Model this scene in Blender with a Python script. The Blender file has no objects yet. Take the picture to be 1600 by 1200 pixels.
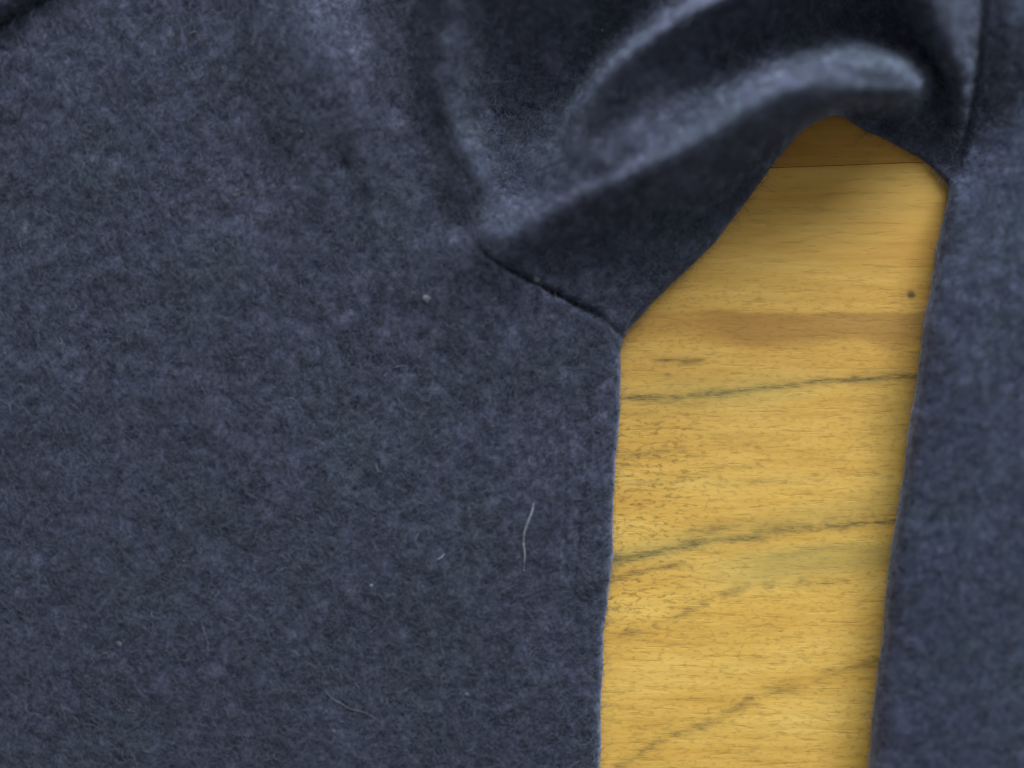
import bpy, math, random
import numpy as np

rng = np.random.default_rng(7)
random.seed(7)
scene = bpy.context.scene

# ---------------------------------------------------------------- units
# The plan of the garment is drawn in 0.2 mm steps (one step = one photo pixel at table height).
S = 0.0002
CX, CY = 800.0, 600.0
CAM_H = 1300.0            # camera height above the table, in steps

# ---------------------------------------------------------------- camera
cam_d = bpy.data.cameras.new("camera")
cam = bpy.data.objects.new("camera", cam_d)
scene.collection.objects.link(cam)
cam.location = (0, 0, CAM_H * S)
cam_d.sensor_width = 36
cam_d.lens = 36 * CAM_H / 1600.0
cam_d.clip_start = 0.005
cam_d.clip_end = 50
cam_d.dof.use_dof = True
cam_d.dof.focus_distance = (CAM_H - 0) * S
cam_d.dof.aperture_fstop = 1.0
scene.camera = cam

# ---------------------------------------------------------------- light
world = bpy.data.worlds.new("World")
scene.world = world
world.use_nodes = True
bg = world.node_tree.nodes["Background"]
bg.inputs[0].default_value = (0.90, 0.95, 1.0, 1)
bg.inputs[1].default_value = 0.31

def area(name, az, el, dist, size, size_y, power, color):
    d = bpy.data.lights.new(name, 'AREA')
    d.shape = 'RECTANGLE'; d.size = size; d.size_y = size_y
    d.energy = power; d.color = color
    o = bpy.data.objects.new(name, d)
    scene.collection.objects.link(o)
    a, e = math.radians(az), math.radians(el)
    p = np.array([math.cos(a) * math.cos(e), math.sin(a) * math.cos(e), math.sin(e)]) * dist
    o.location = p
    from mathutils import Vector
    o.rotation_euler = (-Vector(p)).to_track_quat('-Z', 'Y').to_euler()
    return o
area("window_light", 73, 21.5, 0.95, 0.72, 0.44, 24.0, (0.86, 0.93, 1.0))

vs = scene.view_settings
vs.view_transform = 'Standard'
vs.look = 'None'
vs.exposure = 0.0
vs.gamma = 1.0

# ---------------------------------------------------------------- helpers
def w3(px, py, z):
    """plan position seen at (px, py), at height z (steps) -> metres"""
    px = np.asarray(px, float); py = np.asarray(py, float); z = np.asarray(z, float)
    k = (CAM_H - z) / CAM_H
    return np.stack([(px - CX) * k * S, (CY - py) * k * S, z * S], -1)

def mesh_obj(name, verts, faces, mat, parent=None, smooth=True, normals=None):
    me = bpy.data.meshes.new(name)
    verts = np.asarray(verts, np.float32)
    faces = np.asarray(faces, np.int32)
    me.vertices.add(len(verts)); me.vertices.foreach_set("co", verts.ravel())
    n = faces.shape[1]
    me.loops.add(faces.size); me.loops.foreach_set("vertex_index", faces.ravel())
    me.polygons.add(len(faces))
    me.polygons.foreach_set("loop_start", np.arange(0, faces.size, n, dtype=np.int32))
    me.polygons.foreach_set("loop_total", np.full(len(faces), n, np.int32))
    me.update(calc_edges=True)
    if smooth:
        me.polygons.foreach_set("use_smooth", np.ones(len(faces), bool))
    if normals is not None:
        me.normals_split_custom_set_from_vertices([tuple(v) for v in normals])
    if mat: me.materials.append(mat)
    o = bpy.data.objects.new(name, me)
    scene.collection.objects.link(o)
    if parent: o.parent = parent
    return o

def resample(pts, step):
    pts = np.asarray(pts, float)
    seg = np.hypot(*(np.diff(pts[:, :2], axis=0).T))
    t = np.concatenate([[0], np.cumsum(seg)])
    n = max(2, int(t[-1] / step) + 1)
    q = np.linspace(0, t[-1], n)
    return np.stack([np.interp(q, t, pts[:, i]) for i in range(pts.shape[1])], 1)

def smooth_line(pts, step, it=2):
    """Catmull-Rom through the points"""
    P = np.asarray(pts, float)
    P = np.vstack([2 * P[0] - P[1], P, 2 * P[-1] - P[-2]])
    out = []
    for i in range(1, len(P) - 2):
        a, b, c, d = P[i - 1], P[i], P[i + 1], P[i + 2]
        for t in np.linspace(0, 1, 12, endpoint=False):
            out.append(0.5 * (2 * b + (c - a) * t + (2 * a - 5 * b + 4 * c - d) * t * t + (3 * b - a - 3 * c + d) * t ** 3))
    out.append(P[-2])
    return resample(np.array(out), step)

def seg_dist(X, Y, line):
    """distance to a polyline, side (+ left of travel in image coords), nearest point and value along"""
    best = np.full(X.shape, 1e18); NX = np.zeros(X.shape); NY = np.zeros(X.shape); T = np.zeros(X.shape)
    acc = 0.0
    for i in range(len(line) - 1):
        ax, ay = line[i][:2]; bx, by = line[i + 1][:2]
        dx, dy = bx - ax, by - ay
        L2 = dx * dx + dy * dy + 1e-12
        t = np.clip(((X - ax) * dx + (Y - ay) * dy) / L2, 0, 1)
        qx, qy = ax + t * dx, ay + t * dy
        d = (X - qx) ** 2 + (Y - qy) ** 2
        m = d < best
        best = np.where(m, d, best); NX = np.where(m, qx, NX); NY = np.where(m, qy, NY)
        T = np.where(m, acc + t * math.sqrt(L2), T)
        acc += math.sqrt(L2)
    return np.sqrt(best), NX, NY, T

def inside_poly(X, Y, poly):
    r = np.zeros(X.shape, bool)
    n = len(poly)
    for i in range(n):
        x1, y1 = poly[i][:2]; x2, y2 = poly[(i + 1) % n][:2]
        if y1 == y2: continue
        c = ((y1 > Y) != (y2 > Y)) & (X < (x2 - x1) * (Y - y1) / (y2 - y1) + x1)
        r ^= c
    return r

def vnoise(X, Y, scale, seed):
    """smooth value noise in -1..1"""
    r = np.random.default_rng(seed)
    G = r.uniform(-1, 1, (128, 128))
    u = X / scale; v = Y / scale
    iu = np.floor(u).astype(int); iv = np.floor(v).astype(int)
    fu = u - iu; fv = v - iv
    fu = fu * fu * (3 - 2 * fu); fv = fv * fv * (3 - 2 * fv)
    g = lambda a, b: G[a % 128, b % 128]
    return (g(iu, iv) * (1 - fu) + g(iu + 1, iv) * fu) * (1 - fv) + (g(iu, iv + 1) * (1 - fu) + g(iu + 1, iv + 1) * fu) * fv

# ---------------------------------------------------------------- materials
def new_mat(name):
    m = bpy.data.materials.new(name); m.use_nodes = True
    nt = m.node_tree
    return m, nt, nt.nodes["Principled BSDF"]

def node(nt, typ, **kw):
    n = nt.nodes.new(typ)
    for k, v in kw.items():
        if k.startswith("i_"):
            key = k[2:]; key = int(key) if key.isdigit() else key
            n.inputs[key].default_value = v
        else: setattr(n, k, v)
    return n

def noise(nt, vec, scale, detail=3, rough=0.5, dist=0.0):
    n = node(nt, "ShaderNodeTexNoise", i_Scale=scale, i_Detail=detail, i_Roughness=rough, i_Distortion=dist)
    nt.links.new(vec, n.inputs["Vector"])
    return n.outputs["Fac"]

def ramp(nt, fac, stops):
    r = node(nt, "ShaderNodeValToRGB")
    el = r.color_ramp.elements
    while len(el) < len(stops): el.new(0.5)
    for e, (p, c) in zip(el, stops):
        e.position = p; e.color = (*c, 1) if len(c) == 3 else c
    nt.links.new(fac, r.inputs[0])
    return r.outputs[0]

def mix(nt, fac, a, b, mode='MIX'):
    n = node(nt, "ShaderNodeMix", data_type='RGBA', blend_type=mode)
    for sock, v in ((n.inputs["Factor"], fac), (n.inputs["A"], a), (n.inputs["B"], b)):
        if isinstance(v, (int, float)): sock.default_value = v
        elif isinstance(v, tuple): sock.default_value = (*v, 1)
        else: nt.links.new(v, sock)
    return n.outputs["Result"]

def mathn(nt, op, a, b=None):
    n = node(nt, "ShaderNodeMath", operation=op)
    for i, v in enumerate((a, b)):
        if v is None: continue
        if isinstance(v, (int, float)): n.inputs[i].default_value = v
        else: nt.links.new(v, n.inputs[i])
    return n.outputs[0]

def wool_material(name, tint=(1, 1, 1)):
    m, nt, b = new_mat(name)
    tc = node(nt, "ShaderNodeTexCoord"); v = tc.outputs["Object"]
    # slow drift of hue: purplish navy to teal navy
    hue = noise(nt, v, 28, 3, 0.6)
    c0 = ramp(nt, hue, [(0.36, (0.057, 0.073, 0.096)), (0.50, (0.060, 0.070, 0.108)), (0.64, (0.067, 0.071, 0.112))])
    # felted mottling: clumps of fibre, darker pits
    a = noise(nt, v, 230, 4, 0.6, 0.5)
    c1 = mix(nt, 1.0, c0, ramp(nt, a, [(0.34, (0.40, 0.42, 0.47)), (0.50, (0.98, 0.98, 0.98)), (0.66, (1.58, 1.55, 1.50))]), 'MULTIPLY')
    f = noise(nt, v, 900, 3, 0.6, 1.4)
    c2 = mix(nt, 1.0, c1, ramp(nt, f, [(0.32, (0.62, 0.62, 0.66)), (0.52, (1.0, 1.0, 1.0)), (0.70, (1.35, 1.33, 1.3))]), 'MULTIPLY')
    g = noise(nt, v, 110, 3, 0.6, 0.4)
    c2 = mix(nt, 1.0, c2, ramp(nt, g, [(0.34, (0.74, 0.76, 0.80)), (0.5, (1, 1, 1)), (0.66, (1.24, 1.22, 1.20))]), 'MULTIPLY')
    c3 = mix(nt, 1.0, c2, tuple(1.08 * t for t in tint), 'MULTIPLY')
    nt.links.new(c3, b.inputs["Base Color"])
    b.inputs["Roughness"].default_value = 0.95
    b.inputs["Specular IOR Level"].default_value = 0.15
    b.inputs["Sheen Weight"].default_value = 0.36
    b.inputs["Sheen Roughness"].default_value = 0.45
    b.inputs["Sheen Tint"].default_value = (0.62, 0.72, 1.0, 1)
    hgt = mathn(nt, 'ADD', mathn(nt, 'MULTIPLY', a, 1.0), mathn(nt, 'MULTIPLY', f, 0.35))
    bp = node(nt, "ShaderNodeBump", i_Strength=0.6, i_Distance=0.0008)
    nt.links.new(hgt, bp.inputs["Height"])
    nt.links.new(bp.outputs[0], b.inputs["Normal"])
    return m

M_wool = wool_material("navy_wool")
M_wool_lit_blue = wool_material("navy_wool_bluer_lit", (1.06, 1.12, 1.24))  # bluer copy of the wool with extra light put into its colour
M_seam_shade = wool_material("seam_shade_wool", (0.45, 0.45, 0.5))  # same wool darkened to stand for the shade inside the seam

def fibre_material(name, col, rough=0.7):
    m, nt, b = new_mat(name)
    tc = node(nt, "ShaderNodeTexCoord")
    n = noise(nt, tc.outputs["Object"], 900, 2)
    c = mix(nt, 1.0, col, ramp(nt, n, [(0.3, (0.6, 0.6, 0.6)), (0.7, (1.3, 1.3, 1.3))]), 'MULTIPLY')
    nt.links.new(c, b.inputs["Base Color"])
    b.inputs["Roughness"].default_value = rough
    b.inputs["Specular IOR Level"].default_value = 0.2
    return m
M_fuzz = fibre_material("wool_fibre", (0.082, 0.090, 0.122), 0.85)
M_palefuzz = fibre_material("pale_wool_fibre", (0.12, 0.13, 0.165), 0.85)
M_white = fibre_material("pale_fibre", (0.30, 0.32, 0.36))
M_grey = fibre_material("grey_fibre", (0.135, 0.145, 0.17))
M_lint = fibre_material("pale_lint", (0.24, 0.26, 0.29))
M_tan = fibre_material("tan_lint", (0.14, 0.12, 0.10))

# ---------------------------------------------------------------- garment outline
# gap between body and sleeve through which the table shows (anticlockwise from bottom left in the picture)
gap_left = [(926, 1800, 0), (932, 1500, 0), (938, 1200, 0), (941, 1080, 0), (947, 960, 0), (957, 870, 0), (958, 800, 0), (964, 700, 0), (969, 610, 0), (972, 545, 0)]
gap_fold = [(972, 545, 0), (982, 515, 0), (1012, 482, 0), (1060, 435, 0), (1110, 385, 0), (1150, 338, 0), (1190, 280, 0), (1228, 232, 0), (1262, 200, 0), (1296, 180, 0), (1315, 178, 0)]
gap_back = [(1315, 178, 0), (1352, 204, 0), (1400, 228, 0), (1440, 250, 0), (1472, 276, 0), (1484, 296, 0)]
gap_right = [(1484, 296, 0), (1474, 345, 0), (1462, 410, 0), (1448, 500, 0), (1434, 600, 0), (1420, 700, 0), (1408, 780, 0), (1394, 880, 0), (1382, 980, 0), (1372, 1080, 0), (1360, 1200, 0), (1342, 1500, 0), (1325, 1800, 0)]
edge_pts = gap_left[:-1] + gap_fold[:-1] + gap_back[:-1] + gap_right
edge = smooth_line(edge_pts, 9)
# small waviness of the knitted edges
w = vnoise(edge[:, 0], edge[:, 1], 55, 3) * 2.2 + vnoise(edge[:, 0], edge[:, 1], 17, 4) * 0.9
tg = np.gradient(edge[:, :2], axis=0); tg /= np.linalg.norm(tg, axis=1)[:, None] + 1e-9
edge[:, 0] += tg[:, 1] * w; edge[:, 1] -= tg[:, 0] * w

# ---------------------------------------------------------------- relief of the garment (heights in steps)
C = []
def pts(*p): C.extend([tuple(map(float, q)) for q in p])
def line(p, step=38): C.extend([tuple(q) for q in resample(p, step)])

# flat body
for x in (-420, -220, -20, 180, 360, 540):
    for y in range(260, 1641, 150):
        pts((x, y, 26 + rng.uniform(-3.0, 3.0)))
for x in (700, 830):
    for y in range(640, 1641, 150):
        pts((x, y, 27 + rng.uniform(-2.5, 2.5)))
for y in range(600, 1641, 110): pts((925, y, 25))
pts((620, 470, 28), (700, 560, 27), (840, 560, 27), (640, 390, 33), (700, 450, 35), (720, 410, 41), (765, 440, 37), (800, 500, 31), (650, 470, 31), (860, 505, 28), (925, 540, 25), (540, 330, 28), (450, 250, 29))
# top left: flat, gently rising to the fold beside the armhole
for x in (-420, -220, 120, 250, 360):
    for y in (-330, -160, 20, 130): 
        pts((x, y, 28 + rng.uniform(-2, 2)))
pts((-40, 60, 30), (20, 130, 29), (60, 60, 28), (110, 10, 28), (-100, 130, 29))
line([(430, -330, 50), (440, -90, 32), (450, 0, 42), (462, 70, 46), (480, 150, 45), (500, 230, 40), (510, 300, 34)], 40)
line([(520, -330, 40), (522, -90, 3), (528, -25, 14), (532, 35, 35), (537, 95, 48), (545, 150, 46), (555, 205, 41), (565, 270, 36)], 30)
line([(590, -330, 44), (594, -60, 36), (598, 20, 30), (602, 90, 31), (612, 170, 29), (650, 240, 29), (690, 300, 36)], 40)
line([(640, -330, 58), (642, -60, 48), (645, 20, 42), (650, 90, 36), (662, 160, 30)], 40)
# small ridge left of the deep hollow
line([(672, -330, 78), (676, -60, 66), (684, 20, 60), (692, 90, 52), (702, 160, 46), (724, 225, 42), (748, 280, 38), (762, 320, 38)], 30)
# hollow; unseen cloth beyond the top edge is heaped up to shade it
line([(735, -200, 110), (740, -60, 72), (746, 30, 46), (755, 110, 26), (775, 190, 8)], 40)
line([(850, -200, 150), (850, -100, 124), (850, -50, 96), (850, 20, 62), (835, 110, 26), (825, 180, 5), (805, 230, 5), (798, 285, 12), (786, 325, 34)], 35)
line([(930, -150, 145), (932, -80, 110), (930, -20, 72), (905, 50, 42), (878, 120, 18), (858, 180, 6), (842, 235, 20)], 35)
line([(1020, -180, 140), (1010, -90, 100), (985, -25, 64)], 35)
# where the ridges spring from
pts((726, 345, 30), (764, 364, 56), (800, 352, 58), (738, 386, 47), (835, 306, 44))
# ridge 1 (upper)
r1 = [(850, 300, 52), (874, 240, 56), (906, 178, 62), (950, 118, 70), (1006, 68, 74), (1070, 24, 80), (1130, -8, 84), (1220, -45, 92), (1320, -90, 100), (1420, -150, 110)]
ridge0 = smooth_line([(676, -330, 0), (680, -60, 0), (698, 0, 0), (702, 45, 0), (692, 92, 0), (688, 140, 0), (706, 185, 0), (732, 235, 0), (756, 285, 0), (772, 330, 0)], 10)
crease0 = smooth_line([(588, 110, 0), (602, 140, 0), (625, 170, 0), (655, 208, 0), (688, 258, 0), (712, 315, 0)], 10)
ridge1 = smooth_line([(828, 345, 0), (850, 296, 0), (872, 236, 0), (900, 178, 0), (942, 120, 0), (1000, 68, 0), (1066, 24, 0), (1130, -8, 0), (1220, -45, 0), (1320, -90, 0), (1420, -150, 0)], 10)
line(r1, 22)
line([(862, 212, 12), (895, 142, 14), (944, 84, 28), (1004, 36, 46), (1064, 0, 60), (1130, -36, 66), (1300, -120, 80)], 26)
# slope falling from ridge 1 into the trough
line([(888, 278, 70), (922, 222, 68), (972, 165, 74), (1035, 115, 78), (1105, 70, 74), (1180, 30, 66), (1260, -15, 60)], 34)
line([(948, 252, 92), (998, 213, 88), (1058, 165, 70), (1130, 120, 50), (1200, 80, 38), (1270, 40, 30), (1320, 0, 22)], 34)
# pit at the end of the trough
line([(1230, 85, 50), (1290, 66, 32), (1340, 50, 14), (1390, 66, 10), (1440, 84, 10)], 28)
line([(1340, -40, 20), (1345, 0, 10), (1380, 20, 8), (1425, 62, 8), (1462, 104, 6), (1474, 140, 4), (1468, 176, 4)], 24)
# ridge 2 (lower), rolled end at the right
r2 = [(775, 388, 52), (808, 370, 64), (850, 342, 74), (900, 312, 76), (960, 284, 88), (1030, 248, 98), (1100, 212, 106), (1165, 172, 112), (1225, 138, 116), (1290, 122, 118), (1350, 120, 116), (1405, 124, 110), (1434, 132, 98)]
line(r2, 20)
ridge2 = smooth_line([(a, b, 0) for a, b, c in r2], 10)
line([(862, 308, 66), (930, 284, 80), (1000, 248, 88), (1080, 205, 92), (1150, 158, 96), (1210, 120, 98), (1290, 94, 98), (1360, 90, 98), (1410, 98, 94)], 30)
line([(1452, 112, 40), (1455, 135, 40), (1440, 156, 40)], 14)
# underside of ridge 2 falling to the gap edge
line([(838, 392, 42), (880, 362, 50), (940, 336, 60), (1010, 310, 72), (1080, 276, 82), (1150, 232, 94), (1215, 192, 102), (1270, 166, 108), (1330, 150, 112), (1390, 150, 107), (1425, 150, 92)], 26)
line([(880, 400, 34), (950, 378, 38), (1020, 350, 44), (1080, 322, 50), (1130, 290, 54), (1180, 245, 60), (1225, 212, 64), (1265, 190, 66)], 28)
line([(860, 420, 28), (920, 430, 28), (1000, 430, 26), (1060, 385, 28), (1110, 335, 30), (1150, 295, 32), (1190, 250, 38)], 30)
line([(905, 455, 26), (960, 485, 24), (985, 500, 22), (1040, 450, 20), (1100, 385, 20), (1150, 330, 20), (1190, 275, 22), (1230, 228, 30), (1265, 200, 44), (1296, 182, 56)], 26)
# layer lying behind, in the dark under the rolled end
line([(1322, 174, 40), (1352, 180, 18), (1390, 186, 10), (1420, 190, 6), (1455, 190, 4), (1480, 190, 6)], 20)
line([(1352, 208, 9), (1400, 232, 8), (1440, 252, 8), (1474, 280, 12)], 20)
line([(1400, 210, 8), (1440, 228, 7), (1475, 240, 8)], 20)
# right hand sleeve
line([(1500, 300, 44), (1486, 400, 55), (1470, 500, 66), (1440, 700, 64), (1415, 880, 64), (1385, 1100, 64), (1360, 1400, 64), (1340, 1640, 64)], 90)
line([(1560, 330, 58), (1545, 500, 73), (1520, 700, 73), (1490, 900, 72), (1460, 1150, 72), (1430, 1640, 72)], 120)
for x in (1680, 1850, 2020):
    for y in range(200, 1641, 180):
        pts((x, y, 71 + rng.uniform(-3, 3)))
# dark crease running up the sleeve
line([(1540, -330, 80), (1538, -60, 80), (1534, 20, 76), (1530, 90, 62), (1522, 150, 40), (1512, 210, 22), (1500, 262, 22)], 32)
line([(1580, -330, 92), (1578, -40, 92), (1574, 20, 88), (1568, 90, 66), (1558, 160, 40), (1550, 220, 40), (1530, 285, 46)], 36)
line([(1640, -200, 84), (1640, -20, 80), (1640, 80, 74), (1620, 160, 56), (1600, 220, 58)], 44)
line([(1720, -200, 84), (1720, -20, 82), (1720, 100, 80)], 70)
# flap left of the crease
line([(1500, -330, 96), (1500, -60, 90), (1498, 10, 104), (1500, 80, 94), (1500, 130, 76), (1498, 170, 46), (1490, 205, 20)], 30)
line([(1440, -200, 110), (1440, -60, 112), (1445, 0, 104), (1458, 50, 96), (1480, 95, 88)], 30)
line([(1390, -70, 70), (1392, -20, 50), (1412, 22, 36)], 24)
pts((1500, -400, 80), (1700, -380, 84), (1900, -380, 84), (1900, -150, 82), (2050, 0, 82), (1850, 60, 80))
pts((1200, -380, 100), (1350, -380, 110), (1000, -380, 150), (850, -380, 150), (760, -380, 140))

C = np.array(C)
# drop near duplicates
keep = []
for i, c in enumerate(C):
    if all((C[j, 0] - c[0]) ** 2 + (C[j, 1] - c[1]) ** 2 > 9 ** 2 for j in keep): keep.append(i)
C = C[keep]
def U(r2): return r2 * np.log(r2 + 1e-9) * 0.5
N = len(C)
K = U((C[:, None, 0] - C[None, :, 0]) ** 2 + (C[:, None, 1] - C[None, :, 1]) ** 2)
sc = 1e-3
Pm = np.column_stack([np.ones(N), C[:, 0] * sc, C[:, 1] * sc])
A = np.zeros((N + 3, N + 3)); A[:N, :N] = K + np.eye(N) * 70.0; A[:N, N:] = Pm; A[N:, :N] = Pm.T
sol = np.linalg.solve(A, np.concatenate([C[:, 2], np.zeros(3)]))
def tps(X, Y):
    x = X.ravel(); y = Y.ravel(); out = np.empty(len(x))
    for s in range(0, len(x), 20000):
        a, b = x[s:s + 20000], y[s:s + 20000]
        k = U((a[:, None] - C[None, :, 0]) ** 2 + (b[:, None] - C[None, :, 1]) ** 2)
        out[s:s + 20000] = k @ sol[:N] + sol[N] + sol[N + 1] * a * sc + sol[N + 2] * b * sc
    return out.reshape(X.shape)

seam_line = smooth_line([(540, -420, 0), (548, -120, 0), (572, 60, 0), (604, 150, 0), (655, 250, 0), (700, 325, 0), (735, 370, 0), (770, 405, 0), (835, 441, 0), (900, 475, 0), (940, 496, 0), (976, 528, 0), (1020, 560, 0)], 12)
crease_line = smooth_line([(1543, -420, 0), (1540, -60, 0), (1536, 20, 0), (1530, 90, 0), (1522, 150, 0), (1512, 210, 0), (1496, 262, 0), (1470, 300, 0), (1440, 330, 0)], 12)
corner_line = [(-120, 110, 0), (-40, 62, 0), (0, 40, 0), (36, 18, 0), (72, -6, 0), (180, -80, 0)]
wale_a = smooth_line([(884, 640, 0), (886, 700, 0), (884, 780, 0), (882, 850, 0), (884, 900, 0)], 12)
wale_b = smooth_line([(921, 690, 0), (914, 760, 0), (907, 810, 0), (903, 870, 0), (898, 920, 0), (899, 980, 0)], 12)

def sstep(a, b, x):
    t = np.clip((x - a) / (b - a), 0, 1); return t * t * (3 - 2 * t)

def relief(X, Y):
    H = tps(X, Y)
    # slow lumps and fine felt relief
    H = H + vnoise(X, Y, 130, 11) * 2.2 + vnoise(X + 40, Y, 47, 12) * 1.3 + vnoise(X, Y + 9, 19, 13) * 0.7
    # opened armhole seam: a slit between the two folded edges, deepest in the middle
    d, nx, ny, t = seg_dist(X, Y, seam_line)
    wob = vnoise(nx, ny, 14, 21)
    dep = (15.0 + 4.5 * wob) * sstep(738, 775, nx) * (1 - 0.72 * sstep(890, 955, nx)) * (1 - 0.75 * np.exp(-((nx - 838) / 9.0) ** 2)) + 0.7 * sstep(600, 700, nx) * (1 - sstep(738, 775, nx))
    wd = 3.9 + 1.9 * wob
    H = H - dep * np.exp(-(d / wd) ** 2)
    H = H + 0.8 * sstep(745, 800, nx) * np.exp(-((d - 13) / 8.0) ** 2)
    # upper fold: a sharp roll of cloth, steep on the side of the hollow
    d, nx, ny, t = seg_dist(X, Y, ridge1)
    k_ = (nx - 828) ; lft = ((X - nx) * 0.62 + (Y - ny) * 0.78) < 0
    am = 36 * sstep(200, 60, ny)
    prof = np.where(lft, 1 - sstep(0, 15, d), 0.72 * np.exp(-(d / 17.0) ** 2) + 0.28 * np.exp(-(d / 36.0) ** 2))
    H = H + am * prof
    d, nx, ny, t = seg_dist(X, Y, ridge0)
    H = H + 11 * np.exp(-(d / 21.0) ** 2) * sstep(340, 250, ny) * (1 + 0.35 * vnoise(nx, ny, 34, 24))
    d, nx, ny, t = seg_dist(X, Y, crease0)
    H = H - 3.0 * np.exp(-(d / 12.0) ** 2) * sstep(120, 160, ny) * sstep(290, 220, ny)
    # lower fold: slightly sharpened crest
    d, nx, ny, t = seg_dist(X, Y, ridge2)
    H = H + 13 * sstep(850, 960, nx) * np.exp(-(d / 17.0) ** 2) * sstep(1340, 1240, nx)
    # crease of the sleeve
    d, nx, ny, t = seg_dist(X, Y, crease_line)
    H = H - 14 * np.exp(-(d / 7.0) ** 2) * sstep(330, 240, ny)
    # knitted wales pulled open near the side
    for L, a in ((wale_a, 4.2), (wale_b, 6.0)):
        d, nx, ny, t = seg_dist(X, Y, L)
        tt = 0
        H = H - a * np.exp(-(d / 3.0) ** 2) * (0.55 + 0.45 * vnoise(nx, ny, 22, 31)) 
    # next fold rising in the far corner
    d, nx, ny, t = seg_dist(X, Y, corner_line)
    side = ((Y - 40) * 1.0 + (X - 0) * 0.6) < 0
    sd = np.where(side, d, -d)
    near = (X < 250) & (Y < 160)
    H = H + np.where(near, 34 * sstep(-2, 36, sd) - 7 * np.exp(-((sd + 1) / 6) ** 2), 0)
    return np.maximum(H, 3.0)

# ---------------------------------------------------------------- grid
def axis(lo, a, b, hi, fine, coarse):
    return np.concatenate([np.arange(lo, a, coarse), np.arange(a, b, fine), np.arange(b, hi + coarse, coarse)])
FINE = 3.5
gx = axis(-400, -40, 1640, 2000, FINE, 18)
gy = axis(-380, -40, 1240, 1600, FINE, 18)
GX, GY = np.meshgrid(gx, gy)
poly = np.vstack([edge[:, :2]])
poly = np.vstack([poly, [[1325, 2600], [926, 2600]]])
ins = inside_poly(GX, GY, poly)
D, NX_, NY_, T_ = seg_dist(GX, GY, edge)
# snap the grid to the edge
cell = np.where((GX > -40) & (GX < 1640) & (GY > -40) & (GY < 1240), FINE * 0.75, 10.0)
snap = D < cell
GXs = np.where(snap, NX_, GX); GYs = np.where(snap, NY_, GY)
outside = ~ins | snap                       # vertices that may carry cloth
D = np.where(snap, 0, D)
H = relief(GXs, GYs)
edge_len = T_
# edge radius by place along the gap: thin at the body, fat on the right sleeve
right = sstep(1440, 1486, NX_) * 1.0
right = np.where(NX_ > 1330, sstep(285, 400, NY_), 0.0)
back = (NX_ > 1300) & (NY_ < 300)
R = np.where(NX_ < 1330, 15.0, 12.0) + right * 22
R = np.minimum(R, np.maximum(H - 3, 2))
q = np.clip(D / R, 0, 1)
Hc = H - R * (1 - np.sqrt(np.clip(1 - (1 - q) ** 2, 0, 1)))
Hc = np.maximum(Hc, 2.0)
V = w3(GXs, GYs, Hc)
ny_, nx_ = GX.shape
idx = np.arange(ny_ * nx_).reshape(ny_, nx_)
quad = np.stack([idx[:-1, :-1], idx[1:, :-1], idx[1:, 1:], idx[:-1, 1:]], -1).reshape(-1, 4)
ok = outside.ravel()
# a face is cloth if all its corners may carry cloth and its middle is outside the gap
mx = GXs.ravel()[quad].mean(1); my = GYs.ravel()[quad].mean(1)
fm = ok[quad].all(1) & ~inside_poly(mx, my, poly)
quad = quad[fm]; mx = mx[fm]; my = my[fm]

# vertex normals of the whole cloth
Vf = V.reshape(-1, 3)
fn = np.cross(Vf[quad[:, 2]] - Vf[quad[:, 0]], Vf[quad[:, 3]] - Vf[quad[:, 1]])
VN = np.zeros_like(Vf)
for k in range(4): np.add.at(VN, quad[:, k], fn)

# boundary edges of the gap -> rolled underside
def skirt(quads):
    e = np.concatenate([quads[:, [0, 1]], quads[:, [1, 2]], quads[:, [2, 3]], quads[:, [3, 0]]])
    key = np.sort(e, 1); kk = key[:, 0].astype(np.int64) * (ny_ * nx_) + key[:, 1]
    u, inv, cnt = np.unique(kk, return_inverse=True, return_counts=True)
    return e[cnt[inv] == 1]
be = skirt(quad)
Dr = D.ravel()
be_gap = be[(Dr[be[:, 0]] < 8) & (Dr[be[:, 1]] < 8)]
bv = np.unique(be_gap)
# inward direction (away from the gap): average of adjacent boundary edge normals
dirv = np.zeros((len(Vf), 2))
ed = Vf[be_gap[:, 1]] - Vf[be_gap[:, 0]]
nrm = np.stack([-ed[:, 1], ed[:, 0]], 1); nrm /= np.linalg.norm(nrm, axis=1)[:, None] + 1e-12
np.add.at(dirv, be_gap[:, 0], nrm); np.add.at(dirv, be_gap[:, 1], nrm)
dirv /= np.linalg.norm(dirv, axis=1)[:, None] + 1e-12
for it in range(6):
    acc = dirv.copy()
    np.add.at(acc, be_gap[:, 0], dirv[be_gap[:, 1]]); np.add.at(acc, be_gap[:, 1], dirv[be_gap[:, 0]])
    dirv = acc / (np.linalg.norm(acc, axis=1)[:, None] + 1e-12)
rings = [Vf]; ringN = [VN / (np.linalg.norm(VN, axis=1)[:, None] + 1e-20)]
base_n = len(Vf)
maps = [np.arange(base_n)]
allV = [Vf]; allN = [ringN[0].copy()]
out2 = np.zeros((len(Vf), 3)); out2[:, :2] = -dirv
allN[0][bv] = allN[0][bv] * 0.45 + out2[bv] * 0.9
cur = base_n
lut_prev = np.arange(base_n)
skq = []
zb = Vf[bv, 2]
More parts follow.
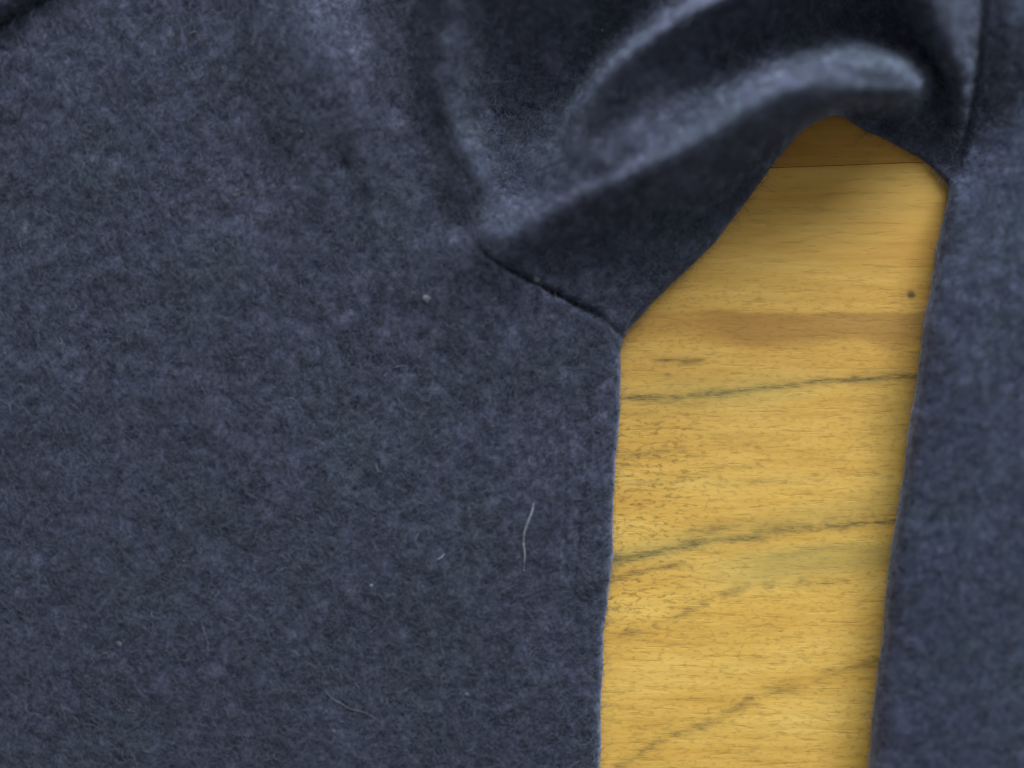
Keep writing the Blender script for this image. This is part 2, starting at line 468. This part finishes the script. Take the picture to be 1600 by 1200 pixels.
for k in range(1, 7):
    a = k / 6 * math.pi * 0.5
    rr = np.maximum(zb - 1.2 * S, 0.5 * S)
    z = zb - rr * math.sin(a)
    ins_ = rr * (1 - math.cos(a)) * 0.9
    P = Vf[bv].copy(); P[:, :2] += dirv[bv] * ins_[:, None]; P[:, 2] = z
    Nn = out2[bv] * math.cos(a); Nn[:, 2] = -math.sin(a)
    lut = np.full(base_n, -1); lut[bv] = cur + np.arange(len(bv))
    allV.append(P); allN.append(Nn)
    skq.append(np.stack([lut_prev[be_gap[:, 0]], lut[be_gap[:, 0]], lut[be_gap[:, 1]], lut_prev[be_gap[:, 1]]], 1)[:, ::-1] if False else
               np.stack([lut_prev[be_gap[:, 1]], lut_prev[be_gap[:, 0]], lut[be_gap[:, 0]], lut[be_gap[:, 1]]], 1))
    lut_prev = lut; cur += len(bv)
allV = np.concatenate(allV); allN = np.concatenate(allN)
allN /= np.linalg.norm(allN, axis=1)[:, None] + 1e-20
sk = np.concatenate(skq)
# plan position of each skirt face = of its boundary edge
skx = np.tile(GXs.ravel()[be_gap].mean(1), 6); sky = np.tile(GYs.ravel()[be_gap].mean(1), 6)

# ---------------------------------------------------------------- garment parts
seam_poly = np.vstack([seam_line[:, :2], [[1020, 2600], [-900, 2600], [-900, -900], [540, -900]]])
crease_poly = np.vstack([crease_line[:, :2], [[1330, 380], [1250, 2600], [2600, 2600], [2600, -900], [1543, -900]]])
sweater = bpy.data.objects.new("sweater", None)
scene.collection.objects.link(sweater)
sweater["label"] = "navy blue felted wool sweater spread on the wooden tabletop, its sleeve folded at the armpit"
sweater["category"] = "sweater"
AQ = np.concatenate([quad, sk]); AX = np.concatenate([mx, skx]); AY = np.concatenate([my, sky])
in_body = inside_poly(AX, AY, seam_poly)
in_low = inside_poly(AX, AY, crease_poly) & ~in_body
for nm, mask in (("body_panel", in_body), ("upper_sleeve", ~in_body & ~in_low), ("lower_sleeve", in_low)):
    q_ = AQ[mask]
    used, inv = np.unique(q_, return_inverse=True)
    o = mesh_obj(nm, allV[used], inv.reshape(-1, 4), M_wool_lit_blue if nm == "lower_sleeve" else M_wool, sweater, normals=allN[used])
bpy.data.objects["body_panel"]["label"] = "flat felted body panel left of the armhole seam"
bpy.data.objects["upper_sleeve"]["label"] = "sleeve top gathered into two raised folds"
bpy.data.objects["lower_sleeve"]["label"] = "sleeve lying straight down at the right"

def height_at(x, y):
    x = np.atleast_1d(np.asarray(x, float)); y = np.atleast_1d(np.asarray(y, float))
    i = np.clip(np.searchsorted(gx, x) - 1, 0, len(gx) - 2); j = np.clip(np.searchsorted(gy, y) - 1, 0, len(gy) - 2)
    fx = (x - gx[i]) / (gx[i + 1] - gx[i]); fy = (y - gy[j]) / (gy[j + 1] - gy[j])
    return (Hc[j, i] * (1 - fx) + Hc[j, i + 1] * fx) * (1 - fy) + (Hc[j + 1, i] * (1 - fx) + Hc[j + 1, i + 1] * fx) * fy

def tube(name, path, rad, mat, parent=None, sides=6):
    """path: world points; rad: per point radius (m)"""
    P = np.asarray(path, float); n = len(P)
    rad = np.broadcast_to(rad, (n,))
    T = np.gradient(P, axis=0); T /= np.linalg.norm(T, axis=1)[:, None] + 1e-12
    A1 = np.cross(T, [0, 0, 1.0]); A1 /= np.linalg.norm(A1, axis=1)[:, None] + 1e-12
    B1 = np.cross(A1, T)
    vs_ = []
    for k in range(sides):
        a = 2 * math.pi * k / sides
        vs_.append(P + (A1 * math.cos(a) + B1 * math.sin(a)) * rad[:, None])
    vs_ = np.stack(vs_, 1).reshape(-1, 3)
    F = []
    for i in range(n - 1):
        for k in range(sides):
            F.append((i * sides + k, i * sides + (k + 1) % sides, (i + 1) * sides + (k + 1) % sides, (i + 1) * sides + k))
    return mesh_obj(name, vs_, F, mat, parent)

# dark cord laid in the open seam, coloured as the shade of the slit
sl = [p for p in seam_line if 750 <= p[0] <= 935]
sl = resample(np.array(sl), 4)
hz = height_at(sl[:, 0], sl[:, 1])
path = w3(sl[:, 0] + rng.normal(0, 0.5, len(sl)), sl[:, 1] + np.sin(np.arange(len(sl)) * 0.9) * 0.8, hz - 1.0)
so = tube("armhole_seam", path, (2.0 + 0.5 * np.sin(np.arange(len(sl)) * 0.8)) * S, M_seam_shade, sweater)
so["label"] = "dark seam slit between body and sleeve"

# ---------------------------------------------------------------- fuzz of loose wool fibres
def fuzz(count, name, mat, label, thick=1.0, longer=1.0):
    x = rng.uniform(-60, 1660, count); y = rng.uniform(-60, 1260, count)
    d, nx2, ny2, _ = seg_dist(x, y, edge)
    m = ~inside_poly(x, y, poly) & (d > 1.5)
    x, y = x[m], y[m]
    n = len(x); K_ = 6
    L = (rng.gamma(3.0, 5.0, n) + 5) * longer
    th = rng.uniform(0, 2 * math.pi, n); cur_ = rng.normal(0, 0.55, n)
    lift = rng.uniform(0.0, 1.0, n) ** 2 * 0.55
    px = np.empty((n, K_)); py = np.empty((n, K_)); up = np.empty((n, K_))
    px[:, 0] = x; py[:, 0] = y; up[:, 0] = -0.8
    a = th.copy()
    for k in range(1, K_):
        a = a + cur_ + rng.normal(0, 0.25, n)
        st = L / (K_ - 1)
        px[:, k] = px[:, k - 1] + np.cos(a) * st
        py[:, k] = py[:, k - 1] + np.sin(a) * st
        up[:, k] = 0.9 + lift * L * math.sin(math.pi * k / (K_ - 1) * 0.75)
    h = height_at(px.ravel(), py.ravel()).reshape(n, K_)
    # never dive over the rim: keep close to the root height where the cloth ends
    inn = inside_poly(px.ravel(), py.ravel(), poly).reshape(n, K_)
    h0 = h[:, :1]
    h = np.where(inn, np.minimum(h0, 400) - 2, h)
    h = np.maximum(h, h0 - 14)
    P = w3(px, py, h + up)
    cu = bpy.data.hair_curves.new(name)
    cu.add_curves([K_] * n)
    cu.attributes["position"].data.foreach_set("vector", P.reshape(-1, 3).astype(np.float32).ravel())
    ra = cu.attributes.new("radius", 'FLOAT', 'POINT') if "radius" not in cu.attributes else cu.attributes["radius"]
    base = rng.uniform(0.10, 0.26, n)[:, None] * thick * np.array([1, 1, 0.95, 0.85, 0.65, 0.3])[None] * S
    ra.data.foreach_set("value", base.astype(np.float32).ravel())
    cu.materials.append(mat)
    o = bpy.data.objects.new(name, cu)
    scene.collection.objects.link(o); o.parent = sweater
    o["kind"] = "stuff"; o["label"] = label
fuzz(170000, "wool_fuzz", M_fuzz, "fine loose fibres felted over the knit")
fuzz(1500, "pale_wool_fuzz", M_palefuzz, "sparse paler fibres caught in the nap", 1.9, 1.1)

# ---------------------------------------------------------------- lint and stray fibres lying on the sweater
def thing(o, label, cat, group=None):
    o["label"] = label; o["category"] = cat
    if group: o["group"] = group

def stray(pts2, rad, mat, label, up=2.0, wave=0.0):
    L = smooth_line([(a, b, 0) for a, b in pts2], 3)
    h = height_at(L[:, 0], L[:, 1])
    n = len(L); t = np.linspace(0, 1, n)
    z = h + up + np.sin(t * 9) * 0.5
    P = w3(L[:, 0] + wave * np.sin(t * 14), L[:, 1], z)
    r = rad * S * (0.45 + 0.55 * np.sin(np.clip(t * 1.1 + 0.05, 0, 1) * math.pi) ** 0.5)
    o = tube("stray_fibre", P, r, mat)
    thing(o, label, "fibre", "stray fibres on the sweater")
stray([(834, 786), (831, 800), (824, 818), (819, 834), (818, 850), (820, 868), (818, 892)], 1.9, M_white, "long pale hair standing out on the body panel left of the side edge")
stray([(508, 1080), (520, 1092), (534, 1100), (548, 1108), (566, 1112), (582, 1120), (598, 1130)], 0.9, M_grey, "greyish wavy fibre slanting down near the lower edge of the body panel")
stray([(314, 972), (318, 984), (323, 998), (325, 1012), (320, 1028), (312, 1034)], 0.9, M_grey, "faint curled grey fibre on the lower left of the body panel")
stray([(362, 303), (370, 305), (380, 300), (389, 306)], 1.0, M_tan, "short tan fibre on the upper left of the body panel")
stray([(612, 575), (622, 573), (634, 571)], 0.9, M_grey, "tiny straight grey fibre in the middle of the body panel")
stray([(684, 874), (690, 871), (694, 865)], 1.3, M_white, "tiny bright fleck of hair left of the long pale hair")
stray([(1436, 1052), (1442, 1059), (1450, 1051)], 1.0, M_grey, "small v shaped fibre on the right hand sleeve")
stray([(1414, 1087), (1421, 1083), (1428, 1080)], 1.1, M_grey, "short pale fibre just below the v shaped one on the right hand sleeve")
stray([(771, 166), (774, 158), (773, 150)], 0.9, M_grey, "tiny upright fibre in the dark hollow between the folds")
stray([(296, 54), (301, 50), (309, 49)], 1.3, M_grey, "short light fibre near the top of the body panel")

def pill(x, y, r, mat, label, flat=0.3):
    n1, n2 = 10, 8
    h = float(height_at(x, y)[0]); c = w3(x, y, h + r * flat * 0.45)
    vs_ = []; F = []
    ph = rng.uniform(0, 6, 4)
    for j in range(n2 + 1):
        b = math.pi * j / n2 - math.pi / 2
        for i in range(n1):
            a = 2 * math.pi * i / n1
            rr = r * S * (1 + 0.14 * math.sin(2 * a + ph[0]) + 0.10 * math.sin(3 * a + ph[1] + 2 * b) + 0.10 * math.cos(3 * b + ph[2]))
            vs_.append((c[0] + rr * math.cos(a) * math.cos(b), c[1] + rr * math.sin(a) * math.cos(b), c[2] + rr * flat * math.sin(b)))
    for j in range(n2):
        for i in range(n1):
            F.append((j * n1 + i, j * n1 + (i + 1) % n1, (j + 1) * n1 + (i + 1) % n1, (j + 1) * n1 + i))
    o = mesh_obj("lint_speck", vs_, F, mat)
    thing(o, label, "lint", "lint specks on the sweater")
pill(667, 467, 7.0, M_grey, "largest round lint ball on the body panel, left of the armpit seam")
pill(838, 436, 5.0, M_grey, "small lint tuft caught over the dark armpit seam")
pill(326, 283, 3.2, M_grey, "pale lint speck high on the body panel beside the tan fibre")
pill(471, 205, 2.0, M_lint, "tiny bright lint dot on the upper body panel")
pill(392, 919, 3.0, M_grey, "lint speck above the faint curled grey fibre")
pill(468, 888, 3.4, M_grey, "oblong lint speck left of the bright dot on the lower body panel")
pill(580, 915, 2.8, M_lint, "small bright lint dot on the lower middle of the body panel")
pill(522, 1143, 3.4, M_grey, "lint speck under the greyish wavy fibre")
pill(186, 1007, 5.0, M_grey, "soft lint clump on the lower left of the body panel")
pill(730, 1086, 4.0, M_grey, "lint speck on the lower body panel near the gap")
pill(1218, 118, 4.2, M_lint, "bright lint speck on the crest of the lower fold")
pill(1423, 100, 4.0, M_grey, "lint speck on the rolled end of the lower fold")
pill(941, 47, 2.0, M_lint, "tiny white lint dot in the dark hollow beside the upper fold")
pill(1578, 566, 2.5, M_grey, "tiny lint speck at the right on the straight sleeve")

# ---------------------------------------------------------------- wooden table
table = bpy.data.objects.new("wooden_tabletop", None)
scene.collection.objects.link(table)
table["label"] = "honey coloured wooden tabletop with dark grain, seen in the gap beside the sleeve"
table["category"] = "table"

def wood_material(name, tone):
    m, nt, b = new_mat(name)
    tc = node(nt, "ShaderNodeTexCoord"); v = tc.outputs["Object"]
    def mp(sx, sy, rz=0.0, loc=(0, 0, 0)):
        n = node(nt, "ShaderNodeMapping"); n.inputs["Scale"].default_value = (sx, sy, 1)
        n.inputs["Rotation"].default_value = (0, 0, rz); n.inputs["Location"].default_value = loc
        nt.links.new(v, n.inputs["Vector"]); return n.outputs[0]
    at = lambda nm: node(nt, "ShaderNodeAttribute", attribute_name=nm)
    hue = noise(nt, mp(3, 14), 6, 3, 0.55)
    base = ramp(nt, hue, [(0.3, (0.68, 0.380, 0.072)), (0.5, (0.755, 0.455, 0.096)), (0.72, (0.82, 0.53, 0.130))])
    # long soft streaks
    s1 = noise(nt, mp(7, 75, -0.05), 6, 5, 0.62, 0.3)
    base = mix(nt, 1.0, base, ramp(nt, s1, [(0.30, (0.88, 0.86, 0.80)), (0.5, (1, 1, 1)), (0.7, (1.10, 1.10, 1.12))]), 'MULTIPLY')
    # short pores, dashes along the grain
    p1 = noise(nt, mp(16, 110, -0.06), 6, 3, 0.6, 0.2)
    pore = ramp(nt, p1, [(0.34, (1, 1, 1)), (0.44, (0, 0, 0))])
    p2 = noise(nt, mp(62, 150, 0.15), 6, 3, 0.6, 0.6)
    pore2 = ramp(nt, p2, [(0.34, (1, 1, 1)), (0.50, (0, 0, 0))])
    pa = at("pores")
    dk = mix(nt, 1.0, pore2, pa.outputs["Color"], 'MULTIPLY')
    base = mix(nt, mathn(nt, 'MULTIPLY', pore, 0.22), base, (0.20, 0.105, 0.028))
    base = mix(nt, mathn(nt, 'MULTIPLY', dk, 0.62), base, (0.17, 0.105, 0.030))
    # brown band and green grey mineral streaks of the figure
    base = mix(nt, mathn(nt, 'MULTIPLY', at("brown").outputs["Fac"], 0.74), base, (0.27, 0.125, 0.030))
    sb = noise(nt, mp(60, 420, -0.08), 6, 4, 0.65, 0.4)
    sm = mathn(nt, 'MULTIPLY', at("streak").outputs["Fac"], mathn(nt, 'ADD', mathn(nt, 'MULTIPLY', ramp(nt, sb, [(0.34, (0, 0, 0)), (0.6, (1, 1, 1))]), 0.75), 0.3))
    base = mix(nt, mathn(nt, 'MINIMUM', sm, 1.0), base, (0.125, 0.090, 0.032))
    base = mix(nt, mathn(nt, 'MULTIPLY', at("green").outputs["Fac"], 0.5), base, (0.36, 0.30, 0.090))
    base = mix(nt, 1.0, base, tone, 'MULTIPLY')
    nt.links.new(base, b.inputs["Base Color"])
    b.inputs["Roughness"].default_value = 0.62
    b.inputs["Specular IOR Level"].default_value = 0.25
    bp = node(nt, "ShaderNodeBump", i_Strength=0.25, i_Distance=0.0003)
    nt.links.new(mathn(nt, 'SUBTRACT', s1, mathn(nt, 'MULTIPLY', pore, 0.5)), bp.inputs["Height"])
    nt.links.new(bp.outputs[0], b.inputs["Normal"])
    return m
M_wood = wood_material("honey_wood", (1, 1, 1))
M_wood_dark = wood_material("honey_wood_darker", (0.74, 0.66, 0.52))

def figure(X, Y):
    """grain figure of the boards in plan steps -> streak, green, brown, pores"""
    Yw = Y + vnoise(X, Y, 60, 41) * 2.5 + vnoise(X, Y, 23, 42) * 1.2
    jag = vnoise(X * 0.16, Y, 3.4, 44) * 3.6 + vnoise(X * 0.3, Y, 7, 45) * 2.0
    st = np.zeros(X.shape)
    def add(line_, wd, amp, f0=30, brk=0.0):
        xs = [p[0] for p in line_]; ys = [p[1] for p in line_]
        L = smooth_line([(a, b_, 0) for a, b_ in line_], 15)
        yc = np.interp(X, L[:, 0], L[:, 1], left=np.nan, right=np.nan)
        m = ~np.isnan(yc); yc = np.where(m, yc, 1e6)
        wv = wd * (1 + 0.35 * vnoise(X, X * 0, 40, 50 + int(ys[0]) % 17))
        g = (0.75 * np.exp(-((Yw + jag * (1.6 if brk > 0.45 else 0.8) - yc) / wv) ** 2) + 0.3 * np.exp(-((Yw - yc) / (wv * 2.4)) ** 2)) * amp
        g *= sstep(xs[0], xs[0] + f0, X) * sstep(xs[-1], xs[-1] - f0, X)
        if brk: g *= 1 - brk * sstep(-0.1, 0.35, vnoise(X, Y, 16, 60 + int(ys[0]) % 13))
        return np.where(m, g, 0)
    S_ = [([(700, 632), (960, 622), (1040, 622), (1100, 618), (1160, 611), (1240, 603), (1300, 595), (1370, 589), (1600, 584)], 4.5, 1.0, 30, 0),
          ([(940, 617), (990, 621), (1060, 627), (1130, 624)], 7.5, 0.35, 40, 0.3),
          ([(1100, 617), (1170, 609), (1240, 602), (1290, 596)], 5.5, 0.6, 50, 0),
          ([(700, 930), (880, 888), (960, 876), (1020, 864), (1080, 851), (1150, 842), (1220, 836)], 5.5, 1.0, 40, 0),
          ([(1060, 836), (1110, 829), (1170, 818)], 4.0, 0.7, 20, 0.5),
          ([(1160, 832), (1230, 826), (1290, 824), (1340, 818), (1400, 813), (1600, 800)], 5.5, 0.9, 30, 0.3),
          ([(1260, 812), (1330, 808), (1400, 798), (1600, 780)], 5.0, 0.55, 40, 0.5),
          ([(700, 960), (940, 908), (990, 898), (1040, 886), (1100, 880)], 4.5, 0.75, 40, 0.3),
          ([(1190, 870), (1240, 866), (1290, 856), (1350, 850)], 4.0, 0.55, 30, 0.3),
          ([(930, 1008), (980, 992), (1030, 978), (1060, 964), (1110, 936), (1150, 925), (1240, 912), (1380, 905)], 5.0, 0.6, 30, 0.7),
          ([(940, 1215), (1000, 1180), (1050, 1148), (1110, 1128), (1160, 1100), (1200, 1082), (1260, 1072), (1290, 1056), (1340, 1040), (1400, 1030), (1500, 1010)], 5.0, 0.6, 30, 0.55),
          ([(1012, 566), (1060, 565), (1116, 564)], 2.2, 0.9, 22, 0),
          ([(960, 720), (1020, 706), (1080, 697)], 2.6, 0.6, 20, 0.5),
          ([(950, 764), (1030, 752), (1120, 738), (1200, 728)], 2.6, 0.4, 20, 0.6),
          ([(1080, 760), (1180, 752), (1300, 746)], 2.6, 0.45, 30, 0.5),
          ([(1180, 330), (1270, 329), (1370, 330)], 1.6, 0.35, 20, 0.5),
          ([(940, 640), (1010, 646), (1050, 640)], 4, 0.35, 30, 0.5),
          ([(1100, 690), (1160, 688), (1240, 690)], 2.6, 0.4, 30, 0.6),
          ([(940, 1400), (1100, 1330), (1300, 1270), (1450, 1240)], 6, 0.7, 40, 0.5)]
    for a in S_: st = np.maximum(st, add(*a))
    st = np.maximum(st, 2.2 * np.exp(-(((X - 1424) / 5.5) ** 2 + ((Y - 461) / 5.0) ** 2)))
    for kx, ky, s_ in ((1044, 586, 4), (1165, 885, 3), (1290, 873, 3), (1108, 832, 4), (1182, 700, 3)):
        st = np.maximum(st, 0.55 * np.exp(-(((X - kx) / (s_ * 1.5)) ** 2 + ((Y - ky) / s_) ** 2)))
    wv = vnoise(X, Y, 70, 43) * 12
    lo = 905 - (X - 1150) * 0.12; 
    gr = sstep(842, 872, Yw + wv * 0.5 + (X - 1200) * 0.10) * sstep(lo + 28, lo - 4, Yw + wv * 0.3) * sstep(1020, 1230, X)
    gr = np.maximum(gr, 0.5 * np.exp(-((Yw - 610) / 26) ** 2) * sstep(960, 1060, X) * sstep(1320, 1180, X))
    gr = np.maximum(gr, 0.55 * np.exp(-((Yw - (868 - (X - 960) * 0.2)) / 22) ** 2))
    gr = np.maximum(gr, 0.35 * sstep(1300, 1400, X) * sstep(560, 640, Y) * sstep(760, 680, Y))
    br = sstep(478, 492, Yw + 0.3 * wv) * sstep(566, 520, Yw + wv) * (0.7 + 0.3 * sstep(1060, 1160, X))
    br = np.maximum(br, 0.46 * sstep(960, 520, Yw))
    br = np.maximum(br, 0.48 * sstep(300, 262, Yw))
    br = np.maximum(br, 0.25 * np.exp(-((Yw - 575) / 20) ** 2))
    po = 0.5 + 0.5 * sstep(1150, 1000, X + (Y - 800) * 0.1) * sstep(630, 680, Y) * sstep(1020, 930, Y)
    po = np.maximum(po, 0.6 * sstep(490, 510, Y) * sstep(570, 540, Y))
    po = np.maximum(po, 0.55 * sstep(1220, 1330, X) * sstep(600, 650, Y) * sstep(760, 700, Y))
    po *= sstep(380, 480, Y) * 0.85 + 0.15
    return st, np.clip(gr, 0, 1), np.clip(br, 0, 1), po

TX0, TX1 = -2600, 4200
def board(y0, y1, mat, fine=False, slope=0.0, top=0.0):
    gap = 0.35; bev = 0.8; th = 110
    if fine:
        xs = axis(TX0, 860, 1600, TX1, 3.5, 160); 
        inner = axis(y0 + gap + bev, max(y0 + gap + bev + 1, 170), min(1290, y1 - gap - bev - 1), y1 - gap - bev - 30, 3.0, 30)
        inner = inner[(inner >= y0 + gap + bev) & (inner <= y1 - gap - bev)]
    else:
        xs = np.arange(TX0, TX1 + 1, 200); inner = np.linspace(y0 + gap + bev, y1 - gap - bev, 12)
    ys = np.concatenate([[y0 + gap, y0 + gap], [y0 + gap + bev * .4], inner, [y1 - gap - bev * .4], [y1 - gap, y1 - gap]])
    zs = np.concatenate([[-th, -bev], [-bev * .35], np.zeros(len(inner)), [-bev * .35], [-bev, -th]]) + top
    X, Y = np.meshgrid(xs, ys); Z = np.repeat(zs[:, None], len(xs), 1)
    Yp = Y - slope * (X - 1330) + vnoise(X, X * 0, 90, 71) * 0.5
    V_ = np.stack([(X - CX) * S, (CY - Yp) * S, Z * S], -1).reshape(-1, 3)
    n1, n2 = X.shape
    id_ = np.arange(n1 * n2).reshape(n1, n2)
    F = np.stack([id_[:-1, :-1], id_[1:, :-1], id_[1:, 1:], id_[:-1, 1:]], -1).reshape(-1, 4)
    o = mesh_obj("board", V_, F, mat, table)
    st, gr, br, po = figure(X.ravel(), Yp.ravel())
    for nm, a in (("streak", st), ("green", gr), ("brown", br), ("pores", po)):
        at_ = o.data.attributes.new(nm, 'FLOAT', 'POINT'); at_.data.foreach_set("value", a.astype(np.float32))
    return o
SL = 0.035
board(257, 1357, M_wood, True, SL)
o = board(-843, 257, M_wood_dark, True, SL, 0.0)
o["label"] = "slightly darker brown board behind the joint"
board(1357, 2457, M_wood, False, SL)
board(-1943, -843, M_wood, False, SL)
